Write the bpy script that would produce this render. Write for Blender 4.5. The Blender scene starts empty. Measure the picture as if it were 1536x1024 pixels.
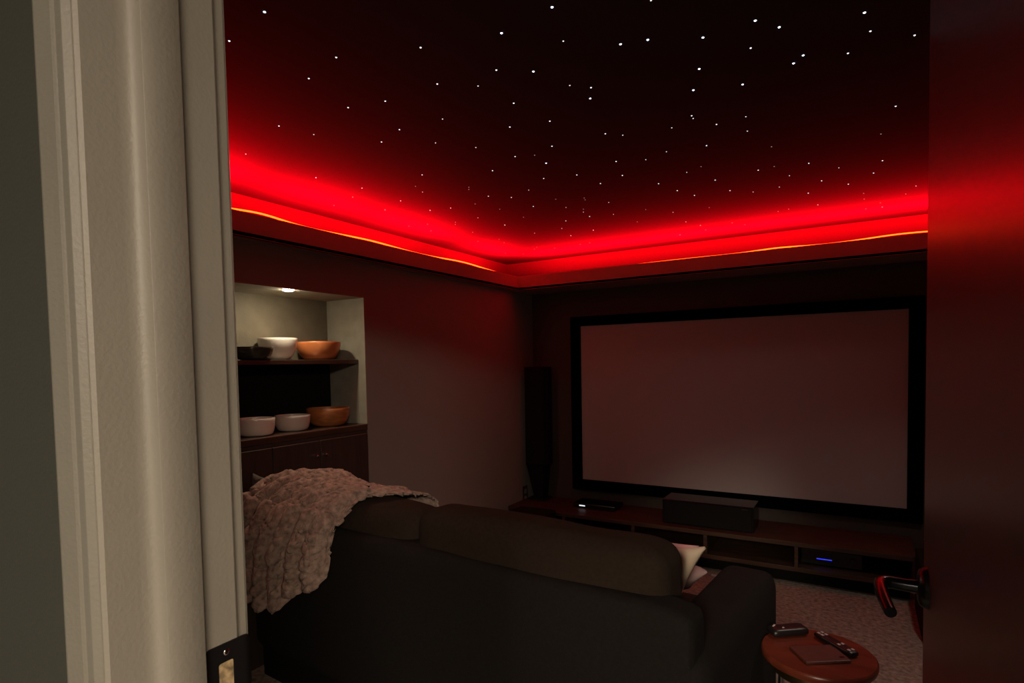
import bpy, bmesh, math, random
from mathutils import Vector, Matrix, noise
random.seed(7)
SC = bpy.context.scene
COL = SC.collection
PI = math.pi

# ------------------------------------------------------------------ materials
def mat(name, col, rough=.6, metal=0., spec=.5, bump=0., scale=60., mottle=0., mscale=8., emit=None, estr=0., coat=0., stretch=None, sheen=0., coat_rough=.15):
    m = bpy.data.materials.new(name); m.use_nodes = True
    nt = m.node_tree; b = nt.nodes['Principled BSDF']
    b.inputs['Base Color'].default_value = (*col, 1)
    b.inputs['Roughness'].default_value = rough
    b.inputs['Metallic'].default_value = metal
    b.inputs['Specular IOR Level'].default_value = spec
    if coat: b.inputs['Coat Weight'].default_value = coat; b.inputs['Coat Roughness'].default_value = coat_rough
    if sheen: b.inputs['Sheen Weight'].default_value = sheen
    if emit:
        b.inputs['Emission Color'].default_value = (*emit, 1); b.inputs['Emission Strength'].default_value = estr
    tc = nt.nodes.new('ShaderNodeTexCoord'); vec = tc.outputs['Object']
    if stretch:
        mp = nt.nodes.new('ShaderNodeMapping'); mp.inputs['Scale'].default_value = stretch
        nt.links.new(vec, mp.inputs['Vector']); vec = mp.outputs['Vector']
    if mottle:
        n = nt.nodes.new('ShaderNodeTexNoise'); n.inputs['Scale'].default_value = mscale; n.inputs['Detail'].default_value = 6
        r = nt.nodes.new('ShaderNodeValToRGB')
        r.color_ramp.elements[0].position = .3; r.color_ramp.elements[1].position = .7
        r.color_ramp.elements[0].color = (*[c*(1-mottle) for c in col], 1)
        r.color_ramp.elements[1].color = (*[min(1, c*(1+mottle)) for c in col], 1)
        nt.links.new(vec, n.inputs['Vector']); nt.links.new(n.outputs['Fac'], r.inputs['Fac']); nt.links.new(r.outputs['Color'], b.inputs['Base Color'])
    if bump:
        n2 = nt.nodes.new('ShaderNodeTexNoise'); n2.inputs['Scale'].default_value = scale; n2.inputs['Detail'].default_value = 4
        bp = nt.nodes.new('ShaderNodeBump'); bp.inputs['Strength'].default_value = bump; bp.inputs['Distance'].default_value = .004
        nt.links.new(vec, n2.inputs['Vector']); nt.links.new(n2.outputs['Fac'], bp.inputs['Height']); nt.links.new(bp.outputs['Normal'], b.inputs['Normal'])
    return m

M = {}
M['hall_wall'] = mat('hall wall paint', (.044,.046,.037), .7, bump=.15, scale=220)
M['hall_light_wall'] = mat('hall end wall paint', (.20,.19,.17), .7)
M['hall_floor'] = mat('dark hall floor', (.05,.04,.03), .5)
M['trim'] = mat('cream trim paint', (.225,.211,.176), .5, bump=.15, scale=220, mottle=.035, mscale=9)
M['room_wall'] = mat('grey taupe wall paint', (.235,.222,.20), .8, bump=.2, scale=200)
M['screen_wall'] = mat('near black wall paint', (.075,.058,.048), .85, spec=.3, bump=.2, scale=200)
M['ceiling'] = mat('black ceiling felt', (.035,.035,.035), .95, spec=.1)
M['cove'] = mat('black cove paint', (.085,.055,.052), .9, spec=.2)
M['lip'] = mat('red brown cove lip paint', (.34,.20,.17), .8, spec=.2, bump=.1, scale=160)
M['casing'] = mat('cream trim paint dimmed', (.180,.172,.142), .5, bump=.15, scale=220, mottle=.035, mscale=9)  # trim paint made darker, standing in for weaker light on the casing
M['carpet'] = mat('beige brown carpet', (.275,.245,.20), 1, spec=.05, bump=1., scale=170, mottle=.42, mscale=46)
M['door'] = mat('dark red brown satin door paint', (.085,.018,.014), .36, spec=.9, bump=.03, scale=30, coat=.9, coat_rough=.32)
M['black_metal'] = mat('black bronze metal', (.012,.011,.011), .28, .3)
M['gloss_black'] = mat('gloss black', (.008,.008,.008), .2)
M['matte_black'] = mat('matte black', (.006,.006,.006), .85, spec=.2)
M['grille'] = mat('black speaker cloth', (.009,.008,.008), .9, spec=.2, bump=.4, scale=500)
M['velvet'] = mat('black velvet frame', (.002,.002,.002), 1, spec=0)
M['screen'] = mat('pale grey screen fabric', (.42,.40,.40), .9, spec=.1, bump=.05, scale=700)
M['wood_dark'] = mat('dark walnut', (.058,.029,.017), .5, spec=.35, bump=.08, scale=30, mottle=.35, mscale=9, stretch=(.6,6,8))
M['cabinet'] = mat('dark stained cabinet', (.045,.031,.025), .5, bump=.08, scale=40, mottle=.25, mscale=8, stretch=(6,6,.6))
M['shelf_wood'] = mat('dark shelf wood', (.060,.034,.024), .35, bump=.08, scale=30, mottle=.25, mscale=8, stretch=(6,.6,6))
M['cherry'] = mat('dark cherry table wood', (.16,.032,.016), .28, mottle=.3, mscale=7, stretch=(1,5,5))
M['sofa'] = mat('charcoal woven upholstery', (.0165,.0145,.013), .95, spec=.12, bump=.7, scale=420, mottle=.18, mscale=120)
M['cushion'] = mat('charcoal brown cushion fabric', (.031,.0215,.0155), .95, spec=.12, bump=.6, scale=420, mottle=.15, mscale=90)
M['blanket'] = mat('taupe plush throw', (.37,.265,.215), 1, spec=.05, bump=.9, scale=240, mottle=.45, mscale=45, sheen=.15)
M['pillow_white'] = mat('cream pillow cotton', (.66,.53,.40), .9, bump=.3, scale=300)
M['pillow_pink'] = mat('pink pillow cotton', (.78,.42,.42), .9, bump=.3, scale=300)
M['pillow_grey'] = mat('grey brown cushion cotton', (.11,.10,.085), .9, bump=.3, scale=300)
M['pillow_mauve'] = mat('mauve pillow cotton', (.36,.25,.25), .9, bump=.3, scale=300)
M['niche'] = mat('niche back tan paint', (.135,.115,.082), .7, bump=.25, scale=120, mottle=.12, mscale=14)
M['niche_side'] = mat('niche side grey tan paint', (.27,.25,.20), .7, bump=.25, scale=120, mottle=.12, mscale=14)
M['white_glaze'] = mat('white glazed ceramic', (.85,.78,.70), .22, coat=.3)
M['grey_glaze'] = mat('pale grey glazed ceramic', (.60,.53,.47), .3, coat=.2)
M['dark_glaze'] = mat('dark olive glazed ceramic', (.045,.045,.032), .25)
M['copper'] = mat('copper orange glaze', (.62,.20,.07), .33, .25, mottle=.15, mscale=18)
M['bowl_wood'] = mat('orange brown wooden bowl', (.40,.14,.045), .4, mottle=.3, mscale=16, stretch=(1,1,4))
M['chrome'] = mat('chrome', (.75,.73,.70), .15, 1)
M['brass'] = mat('aged brass', (.42,.31,.14), .35, 1)
M['raw_wood'] = mat('bare wood inside mortise', (.30,.22,.12), .7, mottle=.6, mscale=120)
M['outlet'] = mat('brown outlet plastic', (.05,.042,.037), .4)
M['outlet_face'] = mat('pale outlet face', (.28,.25,.23), .4)
M['plastic'] = mat('black remote plastic', (.015,.012,.012), .35)
M['button'] = mat('pale rubber button', (.6,.5,.48), .3)
M['tablet'] = mat('dark red brown leather cover', (.10,.035,.025), .45, bump=.3, scale=140)
M['pale_plastic'] = mat('pale blue grey plastic', (.45,.47,.5), .4)
M['led_red'] = mat('red light tape', (.1,.01,.01), .5, emit=(1,.035,.002), estr=1)
M['star'] = mat('fibre star glow', (.1,.1,.1), .5, emit=(.86,.93,1), estr=1.8)
M['star_dim'] = mat('small fibre star glow', (.1,.1,.1), .5, emit=(.95,.97,1), estr=1.1)
M['star_blue'] = mat('blue white fibre star glow', (.1,.1,.1), .5, emit=(.70,.82,1), estr=5)
M['star_faint'] = mat('faint fibre star glow', (.1,.1,.1), .5, emit=(1,.88,.84), estr=.30)
M['puck_lens'] = mat('warm lamp lens', (.8,.8,.8), .5, emit=(1,.84,.58), estr=1)
M['blue_led'] = mat('blue indicator light', (.02,.02,.1), .3, emit=(.03,.05,1), estr=1.2)
M['white_led'] = mat('white indicator light', (.5,.5,.5), .3, emit=(.9,.95,1), estr=.9)
STARS = '-1.433,0.982,m,0;-1.246,0.951,L,0;-1.261,1.191,m,0;-1.031,1.279,m,0;-0.809,1.339,L,0;-0.647,1.311,L,0;-0.689,1.461,s,0;-0.564,1.56,L,0;-0.494,1.579,L,0;-0.434,1.415,s,0;-0.365,1.649,L,0;-0.264,1.776,m,0;-0.233,1.642,L,0;-0.184,1.708,L,0;-0.142,1.9,L,0;-0.032,1.958,m,0;0.007,1.755,L,0;0.021,1.861,m,0;0.124,1.95,m,0;-1.421,1.231,m,1;-1.335,1.467,m,1;-1.121,1.467,m,1;-1.023,1.546,s,1;-0.923,1.494,m,1;-0.991,1.71,m,1;-0.835,1.561,L,1;-0.781,1.699,s,1;-0.763,1.818,L,1;-0.731,1.749,m,1;-0.461,1.945,L,1;-0.413,1.816,L,1;-0.32,1.992,L,1;-0.17,1.935,L,1;0.104,2.455,m,1;-1.787,1.407,m,2;-1.746,1.527,s,2;-1.471,1.435,m,2;-1.589,1.719,m,2;-1.452,1.667,m,2;-1.422,1.841,s,2;-1.264,1.68,s,2;-1.102,1.87,m,2;-0.956,1.905,m,2;-1.059,2.125,m,2;-0.832,2.124,m,2;-0.781,2.174,s,2;-0.603,2.208,s,2;-0.514,2.141,m,2;-0.515,2.167,s,2;-0.534,2.467,m,2;-0.455,2.269,m,2;-0.352,2.257,s,2;-0.369,2.4,s,2;0.068,2.723,f,2;-2.129,1.513,s,3;-1.71,2.109,m,3;-1.319,1.968,s,3;-1.414,2.24,m,3;-1.24,2.143,m,3;-1.164,2.174,f,3;-1.169,2.287,L,3;-1.124,2.508,m,3;-0.907,2.438,m,3;-0.95,2.634,m,3;-0.792,2.489,s,3;-0.69,2.444,s,3;-0.686,2.759,s,3;-0.612,2.715,f,3;-0.402,2.916,m,3;-0.312,2.629,f,3;-0.333,2.901,f,3;-0.288,3.087,s,3;-0.197,2.943,m,3;-0.084,3.091,s,3;0.054,3.273,m,3;0.084,3.091,m,3;-2.132,1.869,m,4;-2.42,2.237,f,4;-2.224,2.183,s,4;-2.076,2.1,m,4;-2.071,2.372,m,4;-1.845,2.223,f,4;-1.877,2.315,s,4;-1.941,2.634,m,4;-1.641,2.38,f,4;-1.662,2.41,f,4;-1.783,2.642,f,4;-1.646,2.562,m,4;-1.731,2.809,f,4;-1.56,2.649,m,4;-1.422,2.587,s,4;-1.548,2.866,m,4;-1.275,2.467,m,4;-1.383,2.81,f,4;-1.408,2.989,s,4;-1.343,3.08,f,4;-1.248,2.874,f,4;-1.258,2.91,f,4;-1.082,2.691,m,4;-1.172,3.03,s,4;-1.051,3.293,f,4;-0.846,2.856,m,4;-0.8,3.024,m,4;-0.747,3.162,m,4;-0.736,3.46,f,4;-0.6,2.955,m,4;-0.573,3.18,m,4;-0.476,3.275,s,4;-0.35,3.259,s,4;-0.355,3.764,f,4;-0.234,3.466,m,4;-0.205,3.76,s,4;-0.162,3.266,m,4;-0.051,3.406,m,4;0.016,3.641,f,4;0.019,3.773,f,4;0.029,4.024,f,4;0.098,3.919,f,4;0.11,4.036,s,4;0.209,3.788,f,4;0.244,3.644,s,4;-2.26,2.458,s,5;-2.403,2.823,f,5;-2.278,2.85,f,5;-2.064,2.608,m,5;-2.372,3.002,f,5;-2.108,2.906,f,5;-2.143,2.953,f,5;-2.177,3.191,f,5;-2.307,3.441,f,5;-1.938,2.898,s,5;-2.15,3.472,f,5;-2.181,3.589,f,5;-1.902,3.143,m,5;-2.386,3.946,f,5;-1.71,3.041,f,5;-2.284,4.046,f,5;-1.858,3.45,s,5;-2.119,3.928,f,5;-2.069,3.872,f,5;-1.976,3.983,f,5;-1.65,3.434,s,5;-1.542,3.269,m,5;-1.691,3.661,m,5;-1.761,3.97,f,5;-1.369,3.139,s,5;-1.379,3.252,m,5;-1.68,3.958,f,5;-1.501,3.6,m,5;-1.243,3.288,s,5;-1.187,3.548,f,5;-0.937,3.445,s,5;-1.063,4.081,s,5;-0.933,3.725,s,5;-0.88,3.879,s,5;-0.881,4.033,f,5;-0.695,3.929,f,5;-0.635,4.027,f,5;-0.413,3.786,f,5'
LED_SPREADS = [(180, 38.), (173, 32.)]
LED_COL = (1, .0, .006)
TAPE_STRENGTH = 14
PUCK_STRENGTH = 370
WORLD = (0, 0, 0)
PEAK_LEFT = [(2.0,9,.014),(3.35,.30,.016),(2.45,.28,.012),(1.75,.16,.015)]
PEAK_BACK = [(-.3,9,.0115),(-1.05,.35,.003),(-.45,.17,.010),(.22,.24,.014)]
LAMPS = [((1.95,-2.35,2.64), 1.3, 285, (1,.81,.63)), ((.1,-2.6,2.50), .9, 34, (1,.88,.80)), ((2.9,-2.0,2.64), .7, 160, (1,.80,.60))]
def PILLOWS():
    put_pillow('pillow_white', ((-.80,1.875,.53),(-.535,1.95,.53),(-.423,1.95,.790),(-.74,1.905,.762)), .045, 1, 'cream white pillow at the right sofa end, one corner pointing up')
    put_pillow('pillow_pink', ((-.84,2.00,.53),(-.60,2.07,.53),(-.477,2.06,.752),(-.80,2.00,.785)), .036, 5, 'pink pillow tucked right behind the cream white one')
    put_pillow('pillow_mauve', ((-.78,2.23,.53),(-.55,2.23,.53),(-.453,2.10,.650),(-.72,2.19,.62)), .036, 2, 'dusky mauve pillow lying low beside the right sofa arm')
    put_pillow('pillow_pink', ((-1.26,1.91,.53),(-.95,1.89,.53),(-.97,1.935,.790),(-1.25,1.955,.77)), .042, 3, 'pink pillow of which only a sliver shows above the back cushion')
def LIGHTS():
    for loc, size, power, col in LAMPS:
        l = bpy.data.lights.new('hall_ceiling_light', 'AREA'); l.shape = 'DISK'; l.size = size; l.energy = power; l.color = col
        o = bpy.data.objects.new('hall_ceiling_light', l); COL.objects.link(o); o.location = loc
    l = bpy.data.lights.new('carpet_fill_light', 'AREA'); l.shape = 'DISK'; l.size = .10; l.energy = 3.0; l.color = (1,.90,.78); l.spread = math.radians(115)  # unseen fill light added over the carpet, hidden by the open door
    o = bpy.data.objects.new('carpet_fill_light', l); COL.objects.link(o); o.location = (.44,2.55,ZC-.004)
    l = bpy.data.lights.new('pillow_fill_spot', 'SPOT'); l.energy = 480; l.color = (1,.82,.60); l.spot_size = math.radians(15.5); l.spot_blend = 1; l.shadow_soft_size = .30  # unseen spot added, aimed through the doorway to brighten the pillow
    o = bpy.data.objects.new('pillow_fill_spot', l); COL.objects.link(o); o.location = (.45,-3.0,2.30)
    o.rotation_euler = (Vector((-.36,2.1,.48))-o.location).to_track_quat('-Z','Y').to_euler()
def setE(k, v): M[k].node_tree.nodes['Principled BSDF'].inputs['Emission Strength'].default_value = v
setE('led_red', TAPE_STRENGTH); setE('puck_lens', PUCK_STRENGTH)

for k in ('led_red','star','star_dim','star_blue','star_faint','blue_led','white_led'): M[k].cycles.emission_sampling = 'NONE'
# ------------------------------------------------------------------ helpers
def tag(o, label=None, cat=None, group=None, kind=None):
    if label: o['label'] = label
    if cat: o['category'] = cat
    if group: o['group'] = group
    if kind: o['kind'] = kind
    return o
def empty(name, loc=(0,0,0), rz=0, **k):
    o = bpy.data.objects.new(name, None); COL.objects.link(o); o.location = loc; o.rotation_euler = (0,0,rz)
    o.empty_display_size = .05
    return tag(o, **k)
def obj(name, bm, m, parent=None, smooth=False, loc=None, **k):
    me = bpy.data.meshes.new(name); bmesh.ops.recalc_face_normals(bm, faces=bm.faces[:]); bm.to_mesh(me); bm.free()
    ms = m if isinstance(m, (list, tuple)) else [m]
    for x in ms: me.materials.append(M[x])
    if smooth:
        for p in me.polygons: p.use_smooth = True
        if smooth != 'all':
            me.set_sharp_from_angle(angle=math.radians(40))
    o = bpy.data.objects.new(name, me); COL.objects.link(o)
    if parent: o.parent = parent
    if loc: o.location = loc
    return tag(o, **k)
def merge(dst, src, mi=0):
    me = bpy.data.meshes.new('tmp')
    for f in src.faces: f.material_index = mi
    src.to_mesh(me); src.free(); dst.from_mesh(me); bpy.data.meshes.remove(me)
def box(bm, x0, x1, y0, y1, z0, z1, bev=0, seg=2, mi=0, rot=None):
    b = bmesh.new(); bmesh.ops.create_cube(b, size=1)
    for v in b.verts: v.co = Vector(((x0+x1)/2+v.co.x*(x1-x0), (y0+y1)/2+v.co.y*(y1-y0), (z0+z1)/2+v.co.z*(z1-z0)))
    if bev: bmesh.ops.bevel(b, geom=b.edges[:], offset=bev, segments=seg, affect='EDGES', profile=.5)
    if rot: bmesh.ops.transform(b, matrix=rot, verts=b.verts[:])
    merge(bm, b, mi); return bm
def B(*a, **k): return box(bmesh.new(), *a, **k)
def prism(bm, pts, z0, z1, mi=0):
    "a plan outline (x, y) carried up from z0 to z1"
    b = bmesh.new(); lo = [b.verts.new((x,y,z0)) for x,y in pts]; hi = [b.verts.new((x,y,z1)) for x,y in pts]; n = len(pts)
    for i in range(n): b.faces.new((lo[i], lo[(i+1)%n], hi[(i+1)%n], hi[i]))
    b.faces.new(lo[::-1]); b.faces.new(hi); merge(bm, b, mi); return bm
def lathe(prof, n=40, cap=True):
    bm = bmesh.new(); rings = []
    for r, z in prof:
        rings.append([bm.verts.new((r*math.cos(2*PI*i/n), r*math.sin(2*PI*i/n), z)) for i in range(n)] if r > 1e-6 else [bm.verts.new((0,0,z))])
    for a, b in zip(rings, rings[1:]):
        for i in range(n):
            j = (i+1) % n
            if len(a) == 1 and len(b) == 1: continue
            if len(a) == 1: bm.faces.new((a[0], b[j], b[i]))
            elif len(b) == 1: bm.faces.new((a[i], a[j], b[0]))
            else: bm.faces.new((a[i], a[j], b[j], b[i]))
    return bm
def tube(bm, pts, r, n=12, mi=0, radii=None):
    b = bmesh.new(); pts = [Vector(p) for p in pts]; prev = None; up = Vector((0,0,1))
    for i, p in enumerate(pts):
        t = (pts[min(i+1,len(pts)-1)] - pts[max(i-1,0)]).normalized()
        a = t.cross(up if abs(t.z) < .95 else Vector((1,0,0))).normalized(); c = t.cross(a)
        rr = radii[i] if radii else r
        ring = [b.verts.new(p + a*(rr*math.cos(2*PI*k/n)) + c*(rr*math.sin(2*PI*k/n))) for k in range(n)]
        if prev:
            for k in range(n): b.faces.new((prev[k], prev[(k+1)%n], ring[(k+1)%n], ring[k]))
        else: b.faces.new(ring[::-1])
        prev = ring
    b.faces.new(prev); merge(bm, b, mi); return bm
def rounded(hx, hy, hz, r, cuts=14, puff=(0,0,0), wr=0., wscale=6., seed=0, squash=None):
    "soft block with half sizes hx hy hz: rounded edges, bulging faces, wrinkles"
    bm = bmesh.new(); bmesh.ops.create_cube(bm, size=2)
    bmesh.ops.subdivide_edges(bm, edges=bm.edges[:], cuts=cuts, use_grid_fill=True)
    sd = Vector((seed*3.1, seed*1.7, seed*.9))
    for v in bm.verts:
        p = v.co.copy(); q0 = Vector((p.x*hx, p.y*hy, p.z*hz))
        rr = min(r, hx, hy, hz)
        q = Vector((max(-(hx-rr), min(hx-rr, q0.x)), max(-(hy-rr), min(hy-rr, q0.y)), max(-(hz-rr), min(hz-rr, q0.z))))
        d = q0 - q; c = q + (d.normalized()*rr if d.length > 1e-7 else Vector())
        nx, ny, nz = c.x/hx, c.y/hy, c.z/hz
        c.x += puff[0]*nx*max(0,1-ny*ny)*max(0,1-nz*nz)
        c.y += puff[1]*ny*max(0,1-nx*nx)*max(0,1-nz*nz)
        c.z += puff[2]*nz*max(0,1-nx*nx)*max(0,1-ny*ny)
        if wr:
            nn = noise.noise(c*wscale+sd)*.6 + noise.noise(Vector((c.x*wscale*1.2, c.y*wscale*3, c.z*wscale*3))+sd)*.5
            dd = d.normalized() if d.length > 1e-7 else c.normalized()
            c += dd*wr*nn
        v.co = c
    return bm
def sub(o, levels=1):
    md = o.modifiers.new('smooth surface', 'SUBSURF'); md.levels = levels; md.render_levels = levels; return o

# ------------------------------------------------------------------ the room
XL, XR, YB, YF, YH = -2.41, 1.60, 4.41, .4205, .278      # left wall, right wall, screen wall, door wall (room side, hall side)
ZC, ZL, ZS = 2.265, 2.095, 1.987                          # ceiling, cove lip top, soffit underside
LX, LY, RX = -2.342, 4.06, 1.53                           # cove lip faces
NY, NX, NZ = 2.428, -2.71, 1.793                          # niche: far side, back, top
NY0 = .95
struct = dict(kind='structure')
obj('floor', B(-3.2, XR+.1, .36, YB+.1, -.06, 0), 'carpet', **struct)
obj('floor_hall', B(-3.2, 3.5, -3.7, .36, -.06, 0), 'hall_floor', **struct)
obj('ceiling', B(-2.9, XR+.3, YH, YB+.2, ZC, ZC+.06), 'ceiling', **struct)
bm = B(-3.0, XL, NY, YB, 0, ZS)                            # left wall beyond the niche, above it and before it
box(bm, -3.0, XL, YF, NY0, 0, ZS); box(bm, -3.0, XL, NY0, NY, NZ, ZS)
box(bm, -2.76, -2.66, YF, YB, ZS, ZC)
obj('wall_left', bm, 'room_wall', **struct)
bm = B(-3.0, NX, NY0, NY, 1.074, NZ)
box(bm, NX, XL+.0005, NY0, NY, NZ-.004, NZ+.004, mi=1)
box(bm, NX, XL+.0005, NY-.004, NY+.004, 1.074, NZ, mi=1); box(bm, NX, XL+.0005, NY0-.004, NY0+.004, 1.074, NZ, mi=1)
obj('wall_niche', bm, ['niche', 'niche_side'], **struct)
obj('wall_back', B(-3.0, XR+.1, YB, YB+.1, 0, ZC), 'screen_wall', **struct)
obj('wall_right', B(XR, XR+.1, YF, YB, 0, ZC), 'room_wall', **struct)
OX0, OX1, OZ = -.64, .098, 2.08                            # door opening
bm = B(-3.2, OX0-.02, YH, YF, 0, 2.7); box(bm, OX1+.02, XR+.1, YH, YF, 0, 2.7); box(bm, OX0-.02, OX1+.02, YH, YF, OZ+.02, 2.7)
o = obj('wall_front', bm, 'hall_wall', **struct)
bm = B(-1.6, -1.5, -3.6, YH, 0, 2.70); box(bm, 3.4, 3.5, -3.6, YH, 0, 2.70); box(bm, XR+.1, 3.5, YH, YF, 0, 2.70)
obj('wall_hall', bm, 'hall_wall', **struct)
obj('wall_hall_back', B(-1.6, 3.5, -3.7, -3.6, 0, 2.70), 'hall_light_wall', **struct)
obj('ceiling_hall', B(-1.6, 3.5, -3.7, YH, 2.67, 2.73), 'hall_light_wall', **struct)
# cove: shelf and lip board round three sides
bm = B(-2.66, LX, YF, LY+.0, ZS, ZS+.018); box(bm, LX-.022, LX, YF, LY, ZS, ZL, bev=.002)
box(bm, -2.66, XR+.2, LY, YB, ZS, ZS+.018); box(bm, LX-.022, RX+.022, LY, LY+.022, ZS, ZL, bev=.002)
box(bm, RX, XR+.2, YF, LY, ZS, ZS+.018); box(bm, RX, RX+.022, YF, LY, ZS, ZL, bev=.002)
obj('trim_1', bm, 'lip', **struct)
bm = B(-2.66, -2.645, YF, YB, ZS+.018, ZC); box(bm, -2.66, XR+.2, YB-.015, YB, ZS+.018, ZC); box(bm, XR+.17, XR+.2, YF, YB, ZS, ZC)
obj('trim_2', bm, 'cove', **struct)

# red light tape in the cove: a thin ribbon stuck behind the lip, riding up a little in places
def tape(name, pts, label):
    b = bmesh.new(); prev = None
    for p, w, n in pts:
        p = Vector(p); n = Vector(n)
        ring = [b.verts.new(p + Vector((0,0,-.006))), b.verts.new(p + Vector((0,0,.0))), b.verts.new(p + n*.008 + Vector((0,0,.0))), b.verts.new(p + n*.008 + Vector((0,0,-.006)))]
        if prev:
            for k in range(4): b.faces.new((prev[k], prev[(k+1)%4], ring[(k+1)%4], ring[k]))
        else: b.faces.new(ring[::-1])
        prev = ring
    b.faces.new(prev)
    return obj(name, b, 'led_red', label=label, cat='light strip', group='red light tapes in the ceiling cove')
def bumpz(t, peaks): return ZL - .0085 + sum(a*math.exp(-((t-c)/w)**2) for c, w, a in peaks)
P = []
for i in range(161):
    y = .60 + (4.0-.60)*i/160
    P.append(((LX-.026, y, bumpz(y, PEAK_LEFT)), 0, (-1,0,0)))
tape('light_tape', P, 'red glowing light tape behind the cove lip above the bowl niche')
P = []
for i in range(161):
    x = LX+.05 + (RX-.05-LX-.05)*i/160
    P.append(((x, LY+.026, bumpz(x, PEAK_BACK)), 0, (0,1,0)))
tape('light_tape', P, 'red glowing light tape behind the cove lip above the projection screen')
def cove_light(name, loc, sx, sy, power):
    l = bpy.data.lights.new(name, 'AREA'); l.shape = 'RECTANGLE'; l.size = sx; l.size_y = sy; l.energy = power; l.color = LED_COL; l.spread = math.radians(LED_SPREAD)
    o = bpy.data.objects.new(name, l); COL.objects.link(o); o.location = loc; o.rotation_euler = (PI, 0, 0)
for spread, pw in LED_SPREADS:
    LED_SPREAD = spread
    cove_light('cove_light', (LX-.031, 2.30, ZL+.017), .014, 3.4, pw*3.4)
    cove_light('cove_light', (-.40, LY+.031, ZL+.017), 3.7, .014, pw*3.7)

# ------------------------------------------------------------------ door opening: casings, jamb, stop
def frame(bm, prof, mirror_x=True):
    "prof: plan outline of the left upright; the right upright is mirrored in the opening; a head piece joins them"
    prism(bm, prof, 0, OZ)
    c = OX0 + OX1
    prism(bm, [(c-x, y) for x, y in prof][::-1], 0, OZ)
    b = bmesh.new(); n = len(prof)                          # head: the same section run along x
    L = [b.verts.new((x, y, OZ+(OX0-x)-.0)) for x, y in prof]; Rr = [b.verts.new((c-x, y, OZ+(OX0-x))) for x, y in prof]
    for i in range(n): b.faces.new((L[i], L[(i+1)%n], Rr[(i+1)%n], Rr[i]))
    b.faces.new(L[::-1]); b.faces.new(Rr); merge(bm, b)
bm = bmesh.new()
frame(bm, [(-.645,.278),(-.6452,.2773),(-.6502,.2716),(-.6515,.2712),(-.6600,.2704),(-.6615,.2694),(-.6640,.2680),(-.672,.2662),(-.6845,.2630),(-.6875,.2633),(-.6885,.266),(-.6885,.278)])
obj('trim_3', bm, 'casing', **struct)
bm = bmesh.new()
frame(bm, [(-.64,.2815),(-.6432,.278),(-.66,.278),(-.66,.4205),(-.6425,.4205),(-.6408,.4198),(-.64,.418)])
jamb = obj('trim_4', bm, 'trim', **struct)
bm = bmesh.new()
frame(bm, [(-.64,.314),(-.6398,.3185),(-.6390,.3225),(-.6375,.3258),(-.6352,.3283),(-.6320,.3300),(-.6285,.3309),(-.6264,.3313),(-.626,.3319),(-.626,.345),(-.626,.3705),(-.6272,.372),(-.64,.372)])
obj('trim_5', bm, 'trim', smooth=True, **struct)
bm = bmesh.new()
frame(bm, [(-.648,.4205),(-.648,.436),(-.6495,.4395),(-.653,.4412),(-.70,.4405),(-.704,.437),(-.704,.4205)])
obj('trim_6', bm, 'trim', **struct)

# strike plate let into the left jamb
sp = empty('strike_plate', (-.64,.40,1.05), label='black metal strike plate screwed to the cream door jamb', cat='strike plate')
def yz_plate(bm, outline, holes, x0, x1):
    pass
bm = bmesh.new()
# plate with a latch hole, and a lip that curls over the jamb edge
hy0, hy1, hz0, hz1 = .393, .412, 1.024, 1.0565
z0, z1 = 1.006, 1.0785
T = .0016
def arc(cy, cz, r, a0, a1, n=5): return [(cy+r*math.cos(math.radians(a0+(a1-a0)*i/n)), cz+r*math.sin(math.radians(a0+(a1-a0)*i/n))) for i in range(n+1)]
outer = [(.4225, z0), (.4225, z1)] + arc(.3835, z1-.004, .004, 90, 180) + arc(.3835, z0+.004, .004, 180, 270)
inner = arc(hy0+.003, hz0+.003, .003, 180, 270) + arc(hy1-.003, hz0+.003, .003, 270, 360) + arc(hy1-.003, hz1-.003, .003, 0, 90) + arc(hy0+.003, hz1-.003, .003, 90, 180)
b = bmesh.new(); es = []
for loop in (outer, inner):
    vs_ = [b.verts.new((T, y-.40, z-1.05)) for y, z in loop]
    es += [b.edges.new((vs_[i], vs_[(i+1) % len(vs_)])) for i in range(len(vs_))]
bmesh.ops.triangle_fill(b, edges=es, use_beauty=True)
ex = bmesh.ops.extrude_face_region(b, geom=b.faces[:])
for e in ex['geom']:
    if isinstance(e, bmesh.types.BMVert): e.co.x -= T
merge(bm, b)
b = bmesh.new(); prev = None
for i in range(11):
    t = i/10; y = .4225+.0165*t - .40; x = T - .0065*t*t; e = .010*t**3
    ring = [b.verts.new((x, y, z0-1.05+e)), b.verts.new((x, y, z1-1.05-e)), b.verts.new((x-T, y, z1-1.05-e)), b.verts.new((x-T, y, z0-1.05+e))]
    if prev:
        for k in range(4): b.faces.new((prev[k], prev[(k+1)%4], ring[(k+1)%4], ring[k]))
    else: b.faces.new(ring[::-1])
    prev = ring
b.faces.new(prev); merge(bm, b)
obj('plate', bm, 'black_metal', sp)
obj('mortise', B(.0001, .0006, hy0-.40, hy1-.40, hz0-1.05, hz1-1.05), 'raw_wood', sp, label='bare wood seen through the latch hole')
for zz in (1.0675, 1.019):
    s = lathe([(0,.0012),(.0022,.0011),(.0038,.0004),(.004,0)], 16); bmesh.ops.rotate(s, verts=s.verts[:], matrix=Matrix.Rotation(PI/2, 3, 'Y'))
    bmesh.ops.translate(s, verts=s.verts[:], vec=(T, .0035, zz-1.05)); obj('screw', s, 'chrome', sp, smooth=True)

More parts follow.
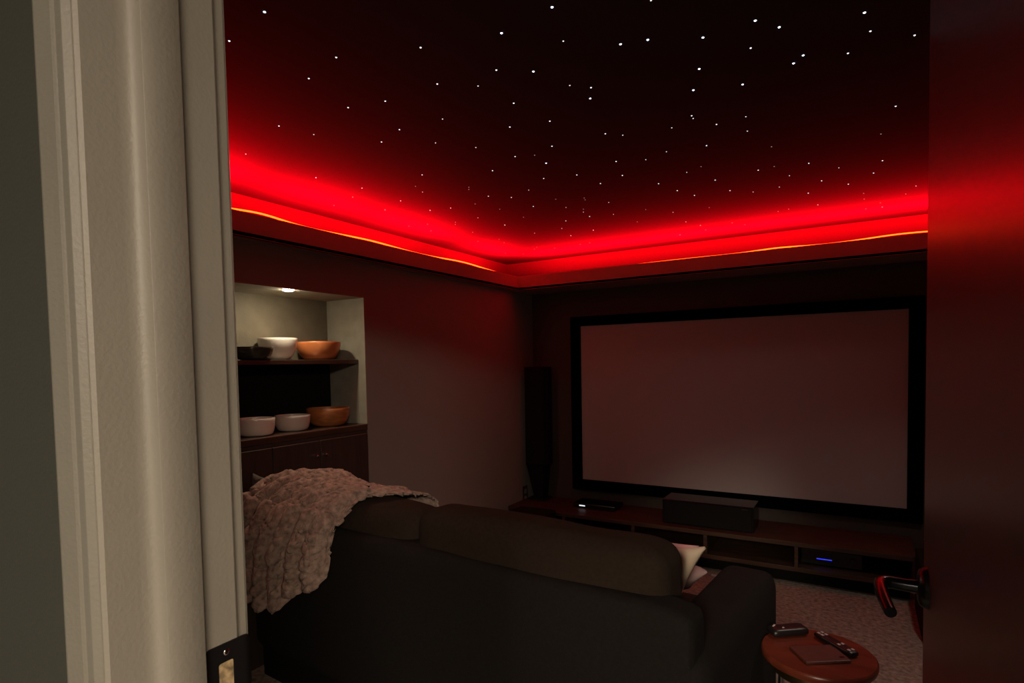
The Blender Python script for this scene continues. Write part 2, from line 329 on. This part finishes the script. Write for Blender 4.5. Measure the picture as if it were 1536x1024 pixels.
# door, standing open at right angles to its wall
DX, DY0, DY1 = .0925, .428, 1.145
door = empty('door_1', (DX+.02, DY0, 0), **struct)
def D(bm): bmesh.ops.translate(bm, verts=bm.verts[:], vec=(-(DX+.02), -DY0, 0)); return bm
obj('door_slab', D(B(DX, DX+.040, DY0, DY1, .012, OZ-.006, bev=.0015)), 'door', door)
for zz in (.25, 1.05, 1.85):
    obj('hinge', D(tube(bmesh.new(), [(DX+.044, DY0-.004, zz-.05), (DX+.044, DY0-.004, zz+.05)], .006)), 'black_metal', door, smooth=True)
HY, HZ = 1.083, 1.043
lv = empty('lever_handle'); lv.parent = door
ros = lathe([(0,.013),(.020,.013),(.027,.0105),(.031,.004),(.032,0)], 40)
bmesh.ops.rotate(ros, verts=ros.verts[:], matrix=Matrix.Rotation(-PI/2, 3, 'Y')); bmesh.ops.translate(ros, verts=ros.verts[:], vec=(DX, HY, HZ))
obj('rosette', D(ros), 'black_metal', lv, smooth=True)
pts = [(DX-.010, HY, HZ)] + [(DX-.030, HY, HZ), (DX-.046, HY, HZ+.001)]
for i in range(1, 7):
    a = i/6*PI/2; pts.append((DX-.046-.016*math.sin(a), HY-.016*(1-math.cos(a)), HZ+.001))
for i in range(1, 10):
    t = i/9; pts.append((DX-.062+.010*t*t, HY-.016-.098*t, HZ+.001-.006*t*t))
rad = [.0105,.0095,.0095]+[.0098]*6+[.0098-.0018*i/9 for i in range(1,10)]
obj('lever', D(tube(bmesh.new(), pts, .01, 16, radii=rad)), 'gloss_black', lv, smooth=True)
obj('latch_plate', D(B(DX+.008, DX+.032, DY1-.0005, DY1+.0012, HZ-.028, HZ+.028, bev=.001)), 'black_metal', door)
ros = lathe([(0,.013),(.020,.013),(.027,.0105),(.031,.004),(.032,0)], 40)
bmesh.ops.rotate(ros, verts=ros.verts[:], matrix=Matrix.Rotation(PI/2, 3, 'Y')); bmesh.ops.translate(ros, verts=ros.verts[:], vec=(DX+.04, HY, HZ))
tube(ros, [(DX+.05, HY, HZ), (DX+.092, HY, HZ), (DX+.102, HY-.012, HZ), (DX+.098, HY-.115, HZ-.004)], .009)
obj('far_lever', D(ros), 'black_metal', door, smooth=True)

# ------------------------------------------------------------------ star ceiling
ORD = ['first','second','third','fourth','fifth','sixth','seventh','eighth','ninth','tenth','eleventh','twelfth','thirteenth','fourteenth','fifteenth','sixteenth','seventeenth','eighteenth','nineteenth','twentieth']
ORD += ['twenty-'+w for w in ORD[:9]]
BAND = ['topmost band', 'second band', 'third band', 'fourth band', 'fifth band', 'lowest band']
SIZE = {'L':('large blue-white star', .0033, 'star_blue'), 'm':('medium white star', .0027, 'star'), 's':('small white star', .0022, 'star_dim'), 'f':('faint tiny star', .0025, 'star_faint')}
mesh_of = {}; count = {}
for s in STARS.split(';'):
    x, y, c, bnd = s.split(','); x = float(x); y = float(y); bnd = int(bnd)
    nm, r, mk = SIZE[c]
    if c not in mesh_of:
        o = obj('star_light', lathe([(r,.0),(r*.92,-.0008),(r*.6,-.0016),(0,-.002)], 12), mk, smooth='all'); mesh_of[c] = o.data
    else:
        o = bpy.data.objects.new('star_light', mesh_of[c]); COL.objects.link(o)
    o.location = (x, y, ZC)
    k = count.get((c, bnd), 0); count[(c, bnd)] = k+1
    tag(o, '%s on the ceiling, %s from left in its %s' % (nm, ORD[k], BAND[bnd]), 'star light', 'fibre optic star lights in the black ceiling')

# ------------------------------------------------------------------ niche: shelf, cabinet, lamp, bowls
shelf = empty('wall_shelf', (NX, (NY0+NY)/2, 1.074), label='dark wooden shelf with a black back panel across the lit wall niche', cat='shelf')
def W_(bm): bmesh.ops.translate(bm, verts=bm.verts[:], vec=(-NX, -(NY0+NY)/2, -1.074)); return bm
obj('board', W_(B(NX+.001, -2.462, NY0+.005, NY-.005, 1.418, 1.441, bev=.002)), 'shelf_wood', shelf)
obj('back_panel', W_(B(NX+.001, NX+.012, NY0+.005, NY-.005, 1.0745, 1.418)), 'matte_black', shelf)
cab = empty('base_cabinet', (XL-.15, (NY0+NY)/2, 0), label='dark built-in base cabinet below the wall niche, with chrome knobs', cat='cabinet')
def C_(bm): bmesh.ops.translate(bm, verts=bm.verts[:], vec=(-(XL-.15), -(NY0+NY)/2, 0)); return bm
obj('carcass', C_(B(-2.74, XL-.004, NY0+.005, NY-.003, 0, 1.040)), 'cabinet', cab)
obj('countertop', C_(B(-2.71, XL+.004, NY0+.005, NY-.003, 1.042, 1.074, bev=.003)), 'shelf_wood', cab)
for y0, y1, ky in ((1.03,1.400,1.37),(1.404,1.785,None),(1.789,2.070,2.040),(2.074,NY-.016,2.098)):
    d = obj('door', C_(B(XL-.004, XL+.014, y0, y1, .10, 1.022, bev=.0025)), 'cabinet', cab)
    if ky:
        for q in (0, 1):
            kb = lathe([(0,.022),(.006,.0215),(.0085,.018),(.0075,.013),(.0045,.009),(.004,0)], 20)
            bmesh.ops.rotate(kb, verts=kb.verts[:], matrix=Matrix.Rotation(PI/2, 3, 'Y')); bmesh.ops.translate(kb, verts=kb.verts[:], vec=(XL+.0135, ky, .944))
            if q == 0: obj('knob', C_(kb), 'chrome', d, smooth=True)
            else: kb.free()
lamp = empty('puck_light', (-2.4395, 1.942, NZ-.0035), label='small round glowing puck light in the niche ceiling over the bowls', cat='light')
obj('lens', lathe([(0,-.0095),(.010,-.0090),(.020,-.007),(.025,-.004),(.0275,-.001),(.0278,.001)], 32), 'puck_lens', lamp, smooth='all')
obj('trim_ring', lathe([(.0279,.002),(.0292,.002),(.0294,-.001),(.0290,-.002),(.0281,-.002),(.0279,-.0005)], 32), 'chrome', lamp, smooth=True)

def bowl(r, h, foot, t=.006, curve=.5):
    p = [(0, .004), (foot*.8, .004), (foot, 0), (foot+.004, .002)]
    N = 12
    for i in range(1, N+1):
        a = i/N; p.append((foot+.004+(r-foot-.004)*(math.sin(a*PI/2)**(1-curve*.5)) if curve > 0 else foot+(r-foot)*a, .002+(h-.002)*a**(1+curve*.7)))
    p += [(r-.001, h+.0015), (r-t+.001, h+.0015)]
    for i in range(N, 0, -1):
        a = i/N; p.append((max(.004, (foot+.004+(r-foot-.004)*(math.sin(a*PI/2)**(1-curve*.5)))-t), t+.004+(h-t-.004)*a**(1+curve*.7)))
    p.append((0, t+.004))
    return lathe(p, 56)
bowls = [
 ('dark_glaze', -2.530, 1.790, 1.441, .098, .062, .045, .55, 'dark olive shallow bowl, leftmost on the upper shelf'),
 ('white_glaze', -2.605, 1.996, 1.441, .098, .113, .044, .35, 'tall cream white bowl glowing under the puck light on the upper shelf'),
 ('copper', -2.578, 2.240, 1.441, .119, .098, .060, .45, 'copper orange bowl, rightmost on the upper shelf'),
 ('white_glaze', -2.53, 1.798, 1.074, .088, .084, .058, .9, 'off-white bowl half hidden by the door jamb on the counter'),
 ('grey_glaze', -2.54, 2.020, 1.074, .089, .080, .056, .8, 'pale grey bowl in the middle of the counter, beside the wooden bowl'),
 ('bowl_wood', -2.55, 2.268, 1.074, .117, .099, .064, .6, 'orange brown wooden bowl, rightmost on the counter'),
]
for mk, x, y, z, r, h, f, cv, lb in bowls:
    obj('bowl', bowl(r, h, f, curve=cv), mk, smooth=True, loc=(x, y, z), label=lb, cat='bowl', group='bowls in the wall niche')

# ------------------------------------------------------------------ screen wall
scr = empty('projection_screen', (-.8435, YB, .36), label='large blank projection screen in a wide black frame on the dark wall', cat='projection screen')
def S_(bm): bmesh.ops.translate(bm, verts=bm.verts[:], vec=(.8435, -YB, -.36)); return bm
obj('screen_fabric', S_(B(-1.955, .270, YB-.030, YB-.022, .437, 1.701)), 'screen', scr)
bm = B(-2.034, -1.9486, YB-.048, YB, .36, 1.771, bev=.004); box(bm, .2638, .3472, YB-.048, YB, .36, 1.771, bev=.004)
box(bm, -1.9486, .2638, YB-.048, YB, .36, .4431, bev=.004); box(bm, -1.9486, .2638, YB-.048, YB, 1.6952, 1.771, bev=.004)
obj('frame', S_(bm), 'velvet', scr)

CY, CT = 3.911, .275
con = empty('media_console', (-1.05, 4.15, 0), label='long low dark walnut media console with open compartments under the screen', cat='media console')
def K_(bm): bmesh.ops.translate(bm, verts=bm.verts[:], vec=(1.05, -4.15, 0)); return bm
obj('top', K_(B(-2.385, .285, CY, 4.355, CT-.028, CT, bev=.002)), 'wood_dark', con)
obj('bottom_shelf', K_(B(-2.385, .285, CY, 4.355, .092, .120, bev=.002)), 'wood_dark', con)
for x in (-2.385, -1.915, -1.375, -.880, -.335, .265):
    obj('divider', K_(B(x, x+.020 if x > -.4 or x < -2 else x+.024, CY+.006, 4.345, .120, CT-.028)), 'wood_dark', con)
obj('back_panel', K_(B(-2.38, .28, 4.340, 4.352, .120, CT-.028)), 'matte_black', con)
obj('plinth', K_(B(-2.36, .26, 4.0, 4.33, 0, .092)), 'matte_black', con)

ct = empty('centre_speaker', (-.875, 4.09, CT), label='wide black centre speaker standing on the console under the screen', cat='speaker')
obj('cabinet', B(-.297, .297, -.105, .115, .003, .168, bev=.004), 'gloss_black', ct)
obj('grille', B(-.285, .285, -.1155, -.104, .012, .157, bev=.003), 'grille', ct)
obj('badge', B(.225, .262, -.1175, -.115, .150, .157), 'chrome', ct)

mp = empty('media_player', (-1.74, 4.19, CT), label='flat black media player with a white light on the console, left end', cat='media player')
obj('case', B(-.172, .172, -.085, .10, .004, .036, bev=.003), 'gloss_black', mp)
obj('display', B(-.118, -.070, -.0865, -.0845, .016, .025), 'white_led', mp, label='small lit white display')
obj('disc_tray', B(-.03, .10, -.0862, -.0845, .014, .024), 'matte_black', mp)
for x in (-.14, .14): obj('foot', B(x-.015, x+.015, -.07, -.04, 0, .005), 'matte_black', mp)

rc = empty('receiver', (-.140, 4.13, .1206), label='black receiver with a blue light bar in the console compartment nearest the door', cat='receiver')
obj('case', B(-.165, .165, -.13, .19, .008, .098, bev=.003), 'gloss_black', rc)
obj('light_bar', B(-.078, .005, -.1325, -.1295, .043, .0475), 'blue_led', rc, label='thin blue light bar')
kn = lathe([(0,.012),(.016,.012),(.018,.008),(.018,0)], 24); bmesh.ops.rotate(kn, verts=kn.verts[:], matrix=Matrix.Rotation(PI/2, 3, 'X')); bmesh.ops.translate(kn, verts=kn.verts[:], vec=(.115,-.130,.055))
obj('volume_knob', kn, 'gloss_black', rc, smooth=True)
for x in (-.13, .13): obj('foot', B(x-.015, x+.015, -.11, -.07, 0, .009), 'matte_black', rc)

ts = empty('tower_speaker', (-2.285, 4.215, CT), label='tall slim black speaker on a tapered stand in the far room corner', cat='speaker')
obj('cabinet', B(-.088, .088, -.03, .125, .285, 1.095, bev=.006), 'matte_black', ts)
obj('grille', B(-.080, .080, -.039, -.029, .295, 1.085, bev=.004), 'grille', ts)
b = bmesh.new()
lo = [b.verts.new((x,y,.012)) for x,y in ((-.02,.0),(.05,.0),(.05,.09),(-.02,.09))]; hi = [b.verts.new((x,y,.286)) for x,y in ((-.086,-.02),(.07,-.02),(.07,.12),(-.086,.12))]
for i in range(4): b.faces.new((lo[i], lo[(i+1)%4], hi[(i+1)%4], hi[i]))
b.faces.new(lo[::-1]); b.faces.new(hi)
obj('stand', b, 'matte_black', ts); obj('base_plate', B(-.075, .085, -.03, .11, 0, .013, bev=.003), 'matte_black', ts)

sb = empty('subwoofer', (-2.10, 3.68, 0), label='black box subwoofer on the carpet in the corner below the tall speaker', cat='subwoofer')
obj('cabinet', B(-.155, .155, -.175, .20, .018, .300, bev=.012, seg=3), 'matte_black', sb)
obj('grille', B(-.14, .14, -.187, -.174, .03, .285, bev=.006), 'grille', sb)
for x in (-.12, .12):
    for y in (-.14, .16): obj('foot', lathe([(0,.02),(.016,.02),(.019,0),(0,0)], 16), 'matte_black', sb, loc=(x,y,0), smooth=True)
bb = empty('floor_speaker', (.45, 3.66, 0), label='black floor speaker at the right end of the console, mostly behind the door', cat='speaker')
obj('cabinet', B(-.175, .175, -.255, .22, .0, .340, bev=.004), 'matte_black', bb)
obj('grille', B(-.16, .16, -.264, -.254, .02, .320, bev=.003), 'grille', bb)

ol = empty('wall_outlet', (XL, 4.225, .30), label='brown wall outlet low on the left wall beside the tower speaker', cat='outlet')
obj('cover_plate', B(0, .006, -.040, .040, -.075, .075, bev=.002), 'outlet', ol)
for z in (.030, -.030): obj('receptacle', B(.005, .0085, -.018, .018, z-.020, z+.020, bev=.002), 'outlet_face', ol)
st = obj('plastic_strip', B(-.032, .032, -.008, .008, 0, .010, bev=.002), 'pale_plastic', loc=(-.785, 3.86, 0), label='small pale strip of plastic on the carpet just under the console', cat='plastic strip')

# ------------------------------------------------------------------ sofa
SF = empty('sofa', (-.3594, 1.4553, 0), math.radians(-4.838), label='charcoal upholstered sofa seen from behind, facing the screen', cat='sofa')
W = 2.02
def soft(name, cx, cy, cz, hx, hy, hz, r, m='sofa', parent=SF, lv=1, **k):
    o = obj(name, rounded(hx, hy, hz, r, **k), m, parent, smooth='all', loc=(cx, cy, cz)); sub(o, lv); return o
soft('back_frame', -W/2, .075, .445, W/2, .075, .315, .045, cuts=16, puff=(0,.012,0))
soft('seat_base', -W/2, .47, .235, W/2-.01, .40, .105, .03)
for i in (0, 1):
    soft('seat_cushion', -.595-.857*i, .51, .415, .424, .345, .070, .05, 'cushion', puff=(0,0,.03), wr=.006, seed=i+2)
soft('arm', -.060, .435, .382, .100, .430, .248, .055, cuts=18, puff=(0,0,.004))
soft('arm', -W+.09, .435, .372, .09, .425, .238, .075, cuts=16)
soft('back_cushion', -.567, .165, .683, .468, .098, .200, .065, 'cushion', cuts=24, puff=(.006,.03,.006), wr=.012, wscale=4.2, seed=4)
soft('back_cushion', -1.512, .172, .661, .472, .100, .200, .065, 'cushion', cuts=24, puff=(.006,.03,.010), wr=.022, wscale=4.6, seed=9)
obj('plinth', B(-W+.03, -.03, .035, .83, 0, .135), 'matte_black', SF)  # block added to keep the gap under the sofa black

# throw pillows
def pillow(c00, c10, c11, c01, thick, seed):
    "soft cushion between four corners: pinched edges, plump middle"
    c00, c10, c11, c01 = map(Vector, (c00, c10, c11, c01)); ctr = (c00+c10+c11+c01)/4
    nrm = (c10-c00+c11-c01).cross(c01-c00+c11-c10).normalized()
    bm = bmesh.new(); N = 30; gs = []
    for sgn in (1, -1):
        g = []
        for i in range(N+1):
            row = []
            for j in range(N+1):
                u, w = i/N*2-1, j/N*2-1
                uu = u*(1-.09*(1-w*w)*abs(u)**3); ww = w*(1-.09*(1-u*u)*abs(w)**3)
                a, b = (uu+1)/2, (ww+1)/2
                p = c00*(1-a)*(1-b)+c10*a*(1-b)+c11*a*b+c01*(1-a)*b
                h = thick*(max(0,1-u**4)**.5*max(0,1-w**4)**.5)
                h += .010*noise.noise(Vector((u*2.0, w*2.0, seed+sgn)))*(1-u**4)*(1-w**4)
                row.append(bm.verts.new(p + nrm*(h*sgn)))
            g.append(row)
        for i in range(N):
            for j in range(N):
                q = (g[i][j], g[i+1][j], g[i+1][j+1], g[i][j+1]); bm.faces.new(q if sgn > 0 else q[::-1])
    bmesh.ops.remove_doubles(bm, verts=bm.verts[:], dist=.0005)
    bmesh.ops.translate(bm, verts=bm.verts[:], vec=-ctr)
    return bm, ctr
def put_pillow(mk, corners, thick, seed, label):
    bm, ctr = pillow(*corners, thick, seed)
    return obj('throw_pillow', bm, mk, smooth='all', loc=ctr, label=label, cat='pillow', group='throw pillows on the sofa')
PILLOWS()
def sofa_pt(x, y, z): return Matrix.Rotation(math.radians(-4.838), 3, 'Z') @ Vector((x, y, z)) + Vector((-.3594, 1.4553, 0))
put_pillow('pillow_grey', tuple(sofa_pt(*q) for q in ((-2.045,.044,.81),(-1.955,.050,.815),(-1.925,.052,.905),(-2.045,.046,.922))), .014, 8, 'grey pillow on the far left end of the sofa back, behind the throw blanket')

# blanket thrown over the left half of the sofa back
def blanket():
    bm = bmesh.new(); NS, NT = 240, 190
    path = [(.345,.68),(.336,.80),(.312,.846),(.20,.871),(.10,.865),(.038,.834),(.006,.798),(-.028,.772),(-.048,.66),(-.050,.55),(-.052,.45),(-.052,.36)]
    seg = [0]
    for a, b in zip(path, path[1:]): seg.append(seg[-1]+math.hypot(b[0]-a[0], b[1]-a[1]))
    def at(d):
        d = max(0, min(seg[-1]-1e-6, d))
        for i in range(len(seg)-1):
            if d <= seg[i+1]:
                t = (d-seg[i])/(seg[i+1]-seg[i])
                p0 = path[max(i-1,0)]; p1 = path[i]; p2 = path[i+1]; p3 = path[min(i+2,len(path)-1)]
                f = lambda k: .5*((2*p1[k])+(-p0[k]+p2[k])*t+(2*p0[k]-5*p1[k]+4*p2[k]-p3[k])*t*t+(-p0[k]+3*p1[k]-3*p2[k]+p3[k])*t**3)
                y, z = f(0), f(1)
                dy, dz = p2[0]-p1[0], p2[1]-p1[1]; l = math.hypot(dy, dz)
                return y, z, dz/l, -dy/l, d
        return None
    base = [.60,.515,.42,.41,.425,.52,.565,.62]
    NF = 7.0
    def tipz(ph):
        k = max(0, min(6, int(ph))); f = ph-k; h = abs(math.sin(f*PI))**.5
        nb = base[k] if f > .5 else (base[k-1] if k else base[0]); nx = base[min(k+1, 7)] if f > .5 else base[k]
        side = max(base[k], base[k+1] if f > .5 else base[max(k-1,0)])
        return base[k]*h + (side+.055)*(1-h)
    grid = []
    for i in range(NS+1):
        s = i/NS; row = []
        zt = tipz(min(s*NF, NF-.001)) + .012*noise.noise(Vector((s*22, 3.3, 0)))
        lo, hi = seg[6], seg[-1]-1e-5
        for _ in range(24):
            mid = (lo+hi)/2
            if at(mid)[1] > zt: lo = mid
            else: hi = mid
        d_end = lo
        for j in range(NT+1):
            t = j/NT; d = t*d_end
            y, z, ny, nz, _ = at(d)
            back = max(0, min(1, (d-seg[3])/(seg[8]-seg[3])))     # 0 on top, 1 hanging
            front = max(0, min(1, (seg[4]-d)/seg[4]))
            w_ = (.53 + .17*front**.7)*(1-back) + .66*back
            x = -1.835 - .185*back**.7 + w_*s - .10*back*math.sin(PI*s)**.8*(1-s)
            ph = s*NF + .10*math.sin(4*t+s*5)*(1-back*.5)
            f = ph-math.floor(ph)
            fold = abs(math.sin(f*PI))**.8
            amp = .010 + .066*back
            if s > .95: amp *= max(.1, (1-s)/.05)
            swell = .046*math.exp(-((s-.14)/.20)**2)*max(0, 1-back) + .004*math.exp(-((s-.86)/.12)**2)*(1-back)
            r = .004 + fold*amp + swell + .012*noise.noise(Vector((s*8, t*6, 4.2)))
            r += (.45+.55*back)*(.013*noise.noise(Vector((s*30, t*34, .5))) + .010*noise.noise(Vector((s*62, t*70, 2.5)))) + .004*noise.noise(Vector((s*120, t*130, 7.5)))
            r = max(r, .0125 + .004*noise.noise(Vector((s*50, t*50, 1.1))))
            wig = .016*noise.noise(Vector((s*5, t*5, 9.1)))*back + .008*noise.noise(Vector((s*30, t*26, 5.1)))
            row.append(bm.verts.new((x+wig, y+ny*r, z+nz*r)))
        grid.append(row)
    for i in range(NS):
        for j in range(NT): bm.faces.new((grid[i][j], grid[i+1][j], grid[i+1][j+1], grid[i][j+1]))
    return bm
bl = obj('blanket', blanket(), 'blanket', smooth='all', label='taupe plush throw blanket draped in folds over the sofa back', cat='blanket')
bl.location = SF.location; bl.rotation_euler = SF.rotation_euler
md = bl.modifiers.new('thickness', 'SOLIDIFY'); md.thickness = .010; md.offset = 1

# ------------------------------------------------------------------ side table and what lies on it
TX, TY, TZ = -.104, 1.978, .50
tb = empty('side_table', (TX, TY, 0), label='small round dark red wooden side table beside the sofa arm', cat='side table')
obj('tabletop', lathe([(0,.474),(.150,.474),(.158,.478),(.161,.487),(.160,.496),(.156,.5),(.150,.4995),(0,.4985)], 64), 'cherry', tb, smooth=True)
obj('apron', lathe([(.128,.474),(.130,.474),(.130,.440),(.128,.440),(.125,.440),(.125,.474)], 64), 'brass', tb, smooth=True, label='dull brass ring under the tabletop')
for k in range(3):
    a = math.radians(215+120*k); c, s = math.cos(a), math.sin(a)
    obj('leg', tube(bmesh.new(), [(c*.115, s*.115, .474), (c*.118, s*.118, .30), (c*.13, s*.13, .006)], .009, 16), 'chrome', tb, smooth=True)
    obj('foot', lathe([(0,0),(.014,0),(.014,.008),(0,.010)], 16), 'matte_black', tb, loc=(c*.13, s*.13, 0), smooth=True)
ZT = TZ+.0005
def lying(name, loc, rz, hx, hy, h, bev, m, **k):
    return empty(name, loc, rz, **k)
bk = empty('notebook', (-.098, 1.955, TZ), math.radians(33), label='thin dark leather notebook lying flat in the middle of the side table', cat='notebook')
obj('cover', B(-.068, .068, -.050, .050, .0, .008, bev=.002), 'tablet', bk); obj('clasp', B(.044, .058, -.034, -.026, .008, .0094), 'chrome', bk)
r1 = empty('remote_control', (-.196, 2.062, TZ), math.radians(38), label='chunky black remote control by the sofa arm side of the table', cat='remote control')
o = obj('body', rounded(.062, .027, .013, .012, cuts=8), 'plastic', r1, smooth='all', loc=(0,0,.0135)); 
for x, y in ((-.045,.008),(-.038,.014),(-.02,-.008)): obj('button', lathe([(0,.002),(.003,.0018),(.0038,0)], 12), 'button', r1, loc=(x,y,.0262), smooth=True)
r2 = empty('remote_control', (-.058, 2.038, TZ), math.radians(-44), label='slim black remote control on the door side of the table', cat='remote control')
obj('body', rounded(.074, .017, .009, .008, cuts=8), 'plastic', r2, smooth='all', loc=(0,0,.0095))
for x in (-.060, -.045, .02, .058):
    for y in (-.007, .007): obj('button', B(x-.005, x+.005, y-.004, y+.004, 0, .0016, bev=.0006), 'button', r2, loc=(0,0,.018))

# ------------------------------------------------------------------ hall lamps, added fill lights, world, camera
def area(name, loc, target, sx, sy, power, col):
    l = bpy.data.lights.new(name, 'AREA'); l.shape = 'RECTANGLE'; l.size = sx; l.size_y = sy; l.energy = power; l.color = col
    o = bpy.data.objects.new(name, l); COL.objects.link(o); o.location = loc
    o.rotation_euler = (Vector(target)-Vector(loc)).to_track_quat('-Z', 'Y').to_euler(); return o
LIGHTS()
w = bpy.data.worlds.new('World'); SC.world = w; w.use_nodes = True
w.node_tree.nodes['Background'].inputs['Color'].default_value = (*WORLD, 1)

cam = bpy.data.cameras.new('Camera'); co = bpy.data.objects.new('Camera', cam); COL.objects.link(co)
cam.sensor_width = 36; cam.lens = 36*874.57/1536; cam.shift_y = (582.86-512)/1536; cam.clip_start = .02
yaw, pitch, roll = .5372, -.0427, -.0189
rv = Vector((math.cos(yaw), math.sin(yaw), 0)); fw = Vector((-math.sin(yaw), math.cos(yaw), 0)); up = Vector((0,0,1))
f2 = fw*math.cos(pitch)+up*math.sin(pitch); u2 = up*math.cos(pitch)-fw*math.sin(pitch)
r3 = rv*math.cos(roll)+u2*math.sin(roll); u3 = u2*math.cos(roll)-rv*math.sin(roll)
co.matrix_world = Matrix(((r3.x,u3.x,-f2.x,0),(r3.y,u3.y,-f2.y,0),(r3.z,u3.z,-f2.z,1.4),(0,0,0,1)))
SC.camera = co
vs = SC.view_settings; SC.display_settings.display_device = 'sRGB'
vs.view_transform = 'Standard'; vs.look = 'None'; vs.gamma = 1; vs.exposure = 0; vs.use_curve_mapping = False
SC.cycles.max_bounces = 8; SC.cycles.diffuse_bounces = 5; SC.cycles.sample_clamp_indirect = 4
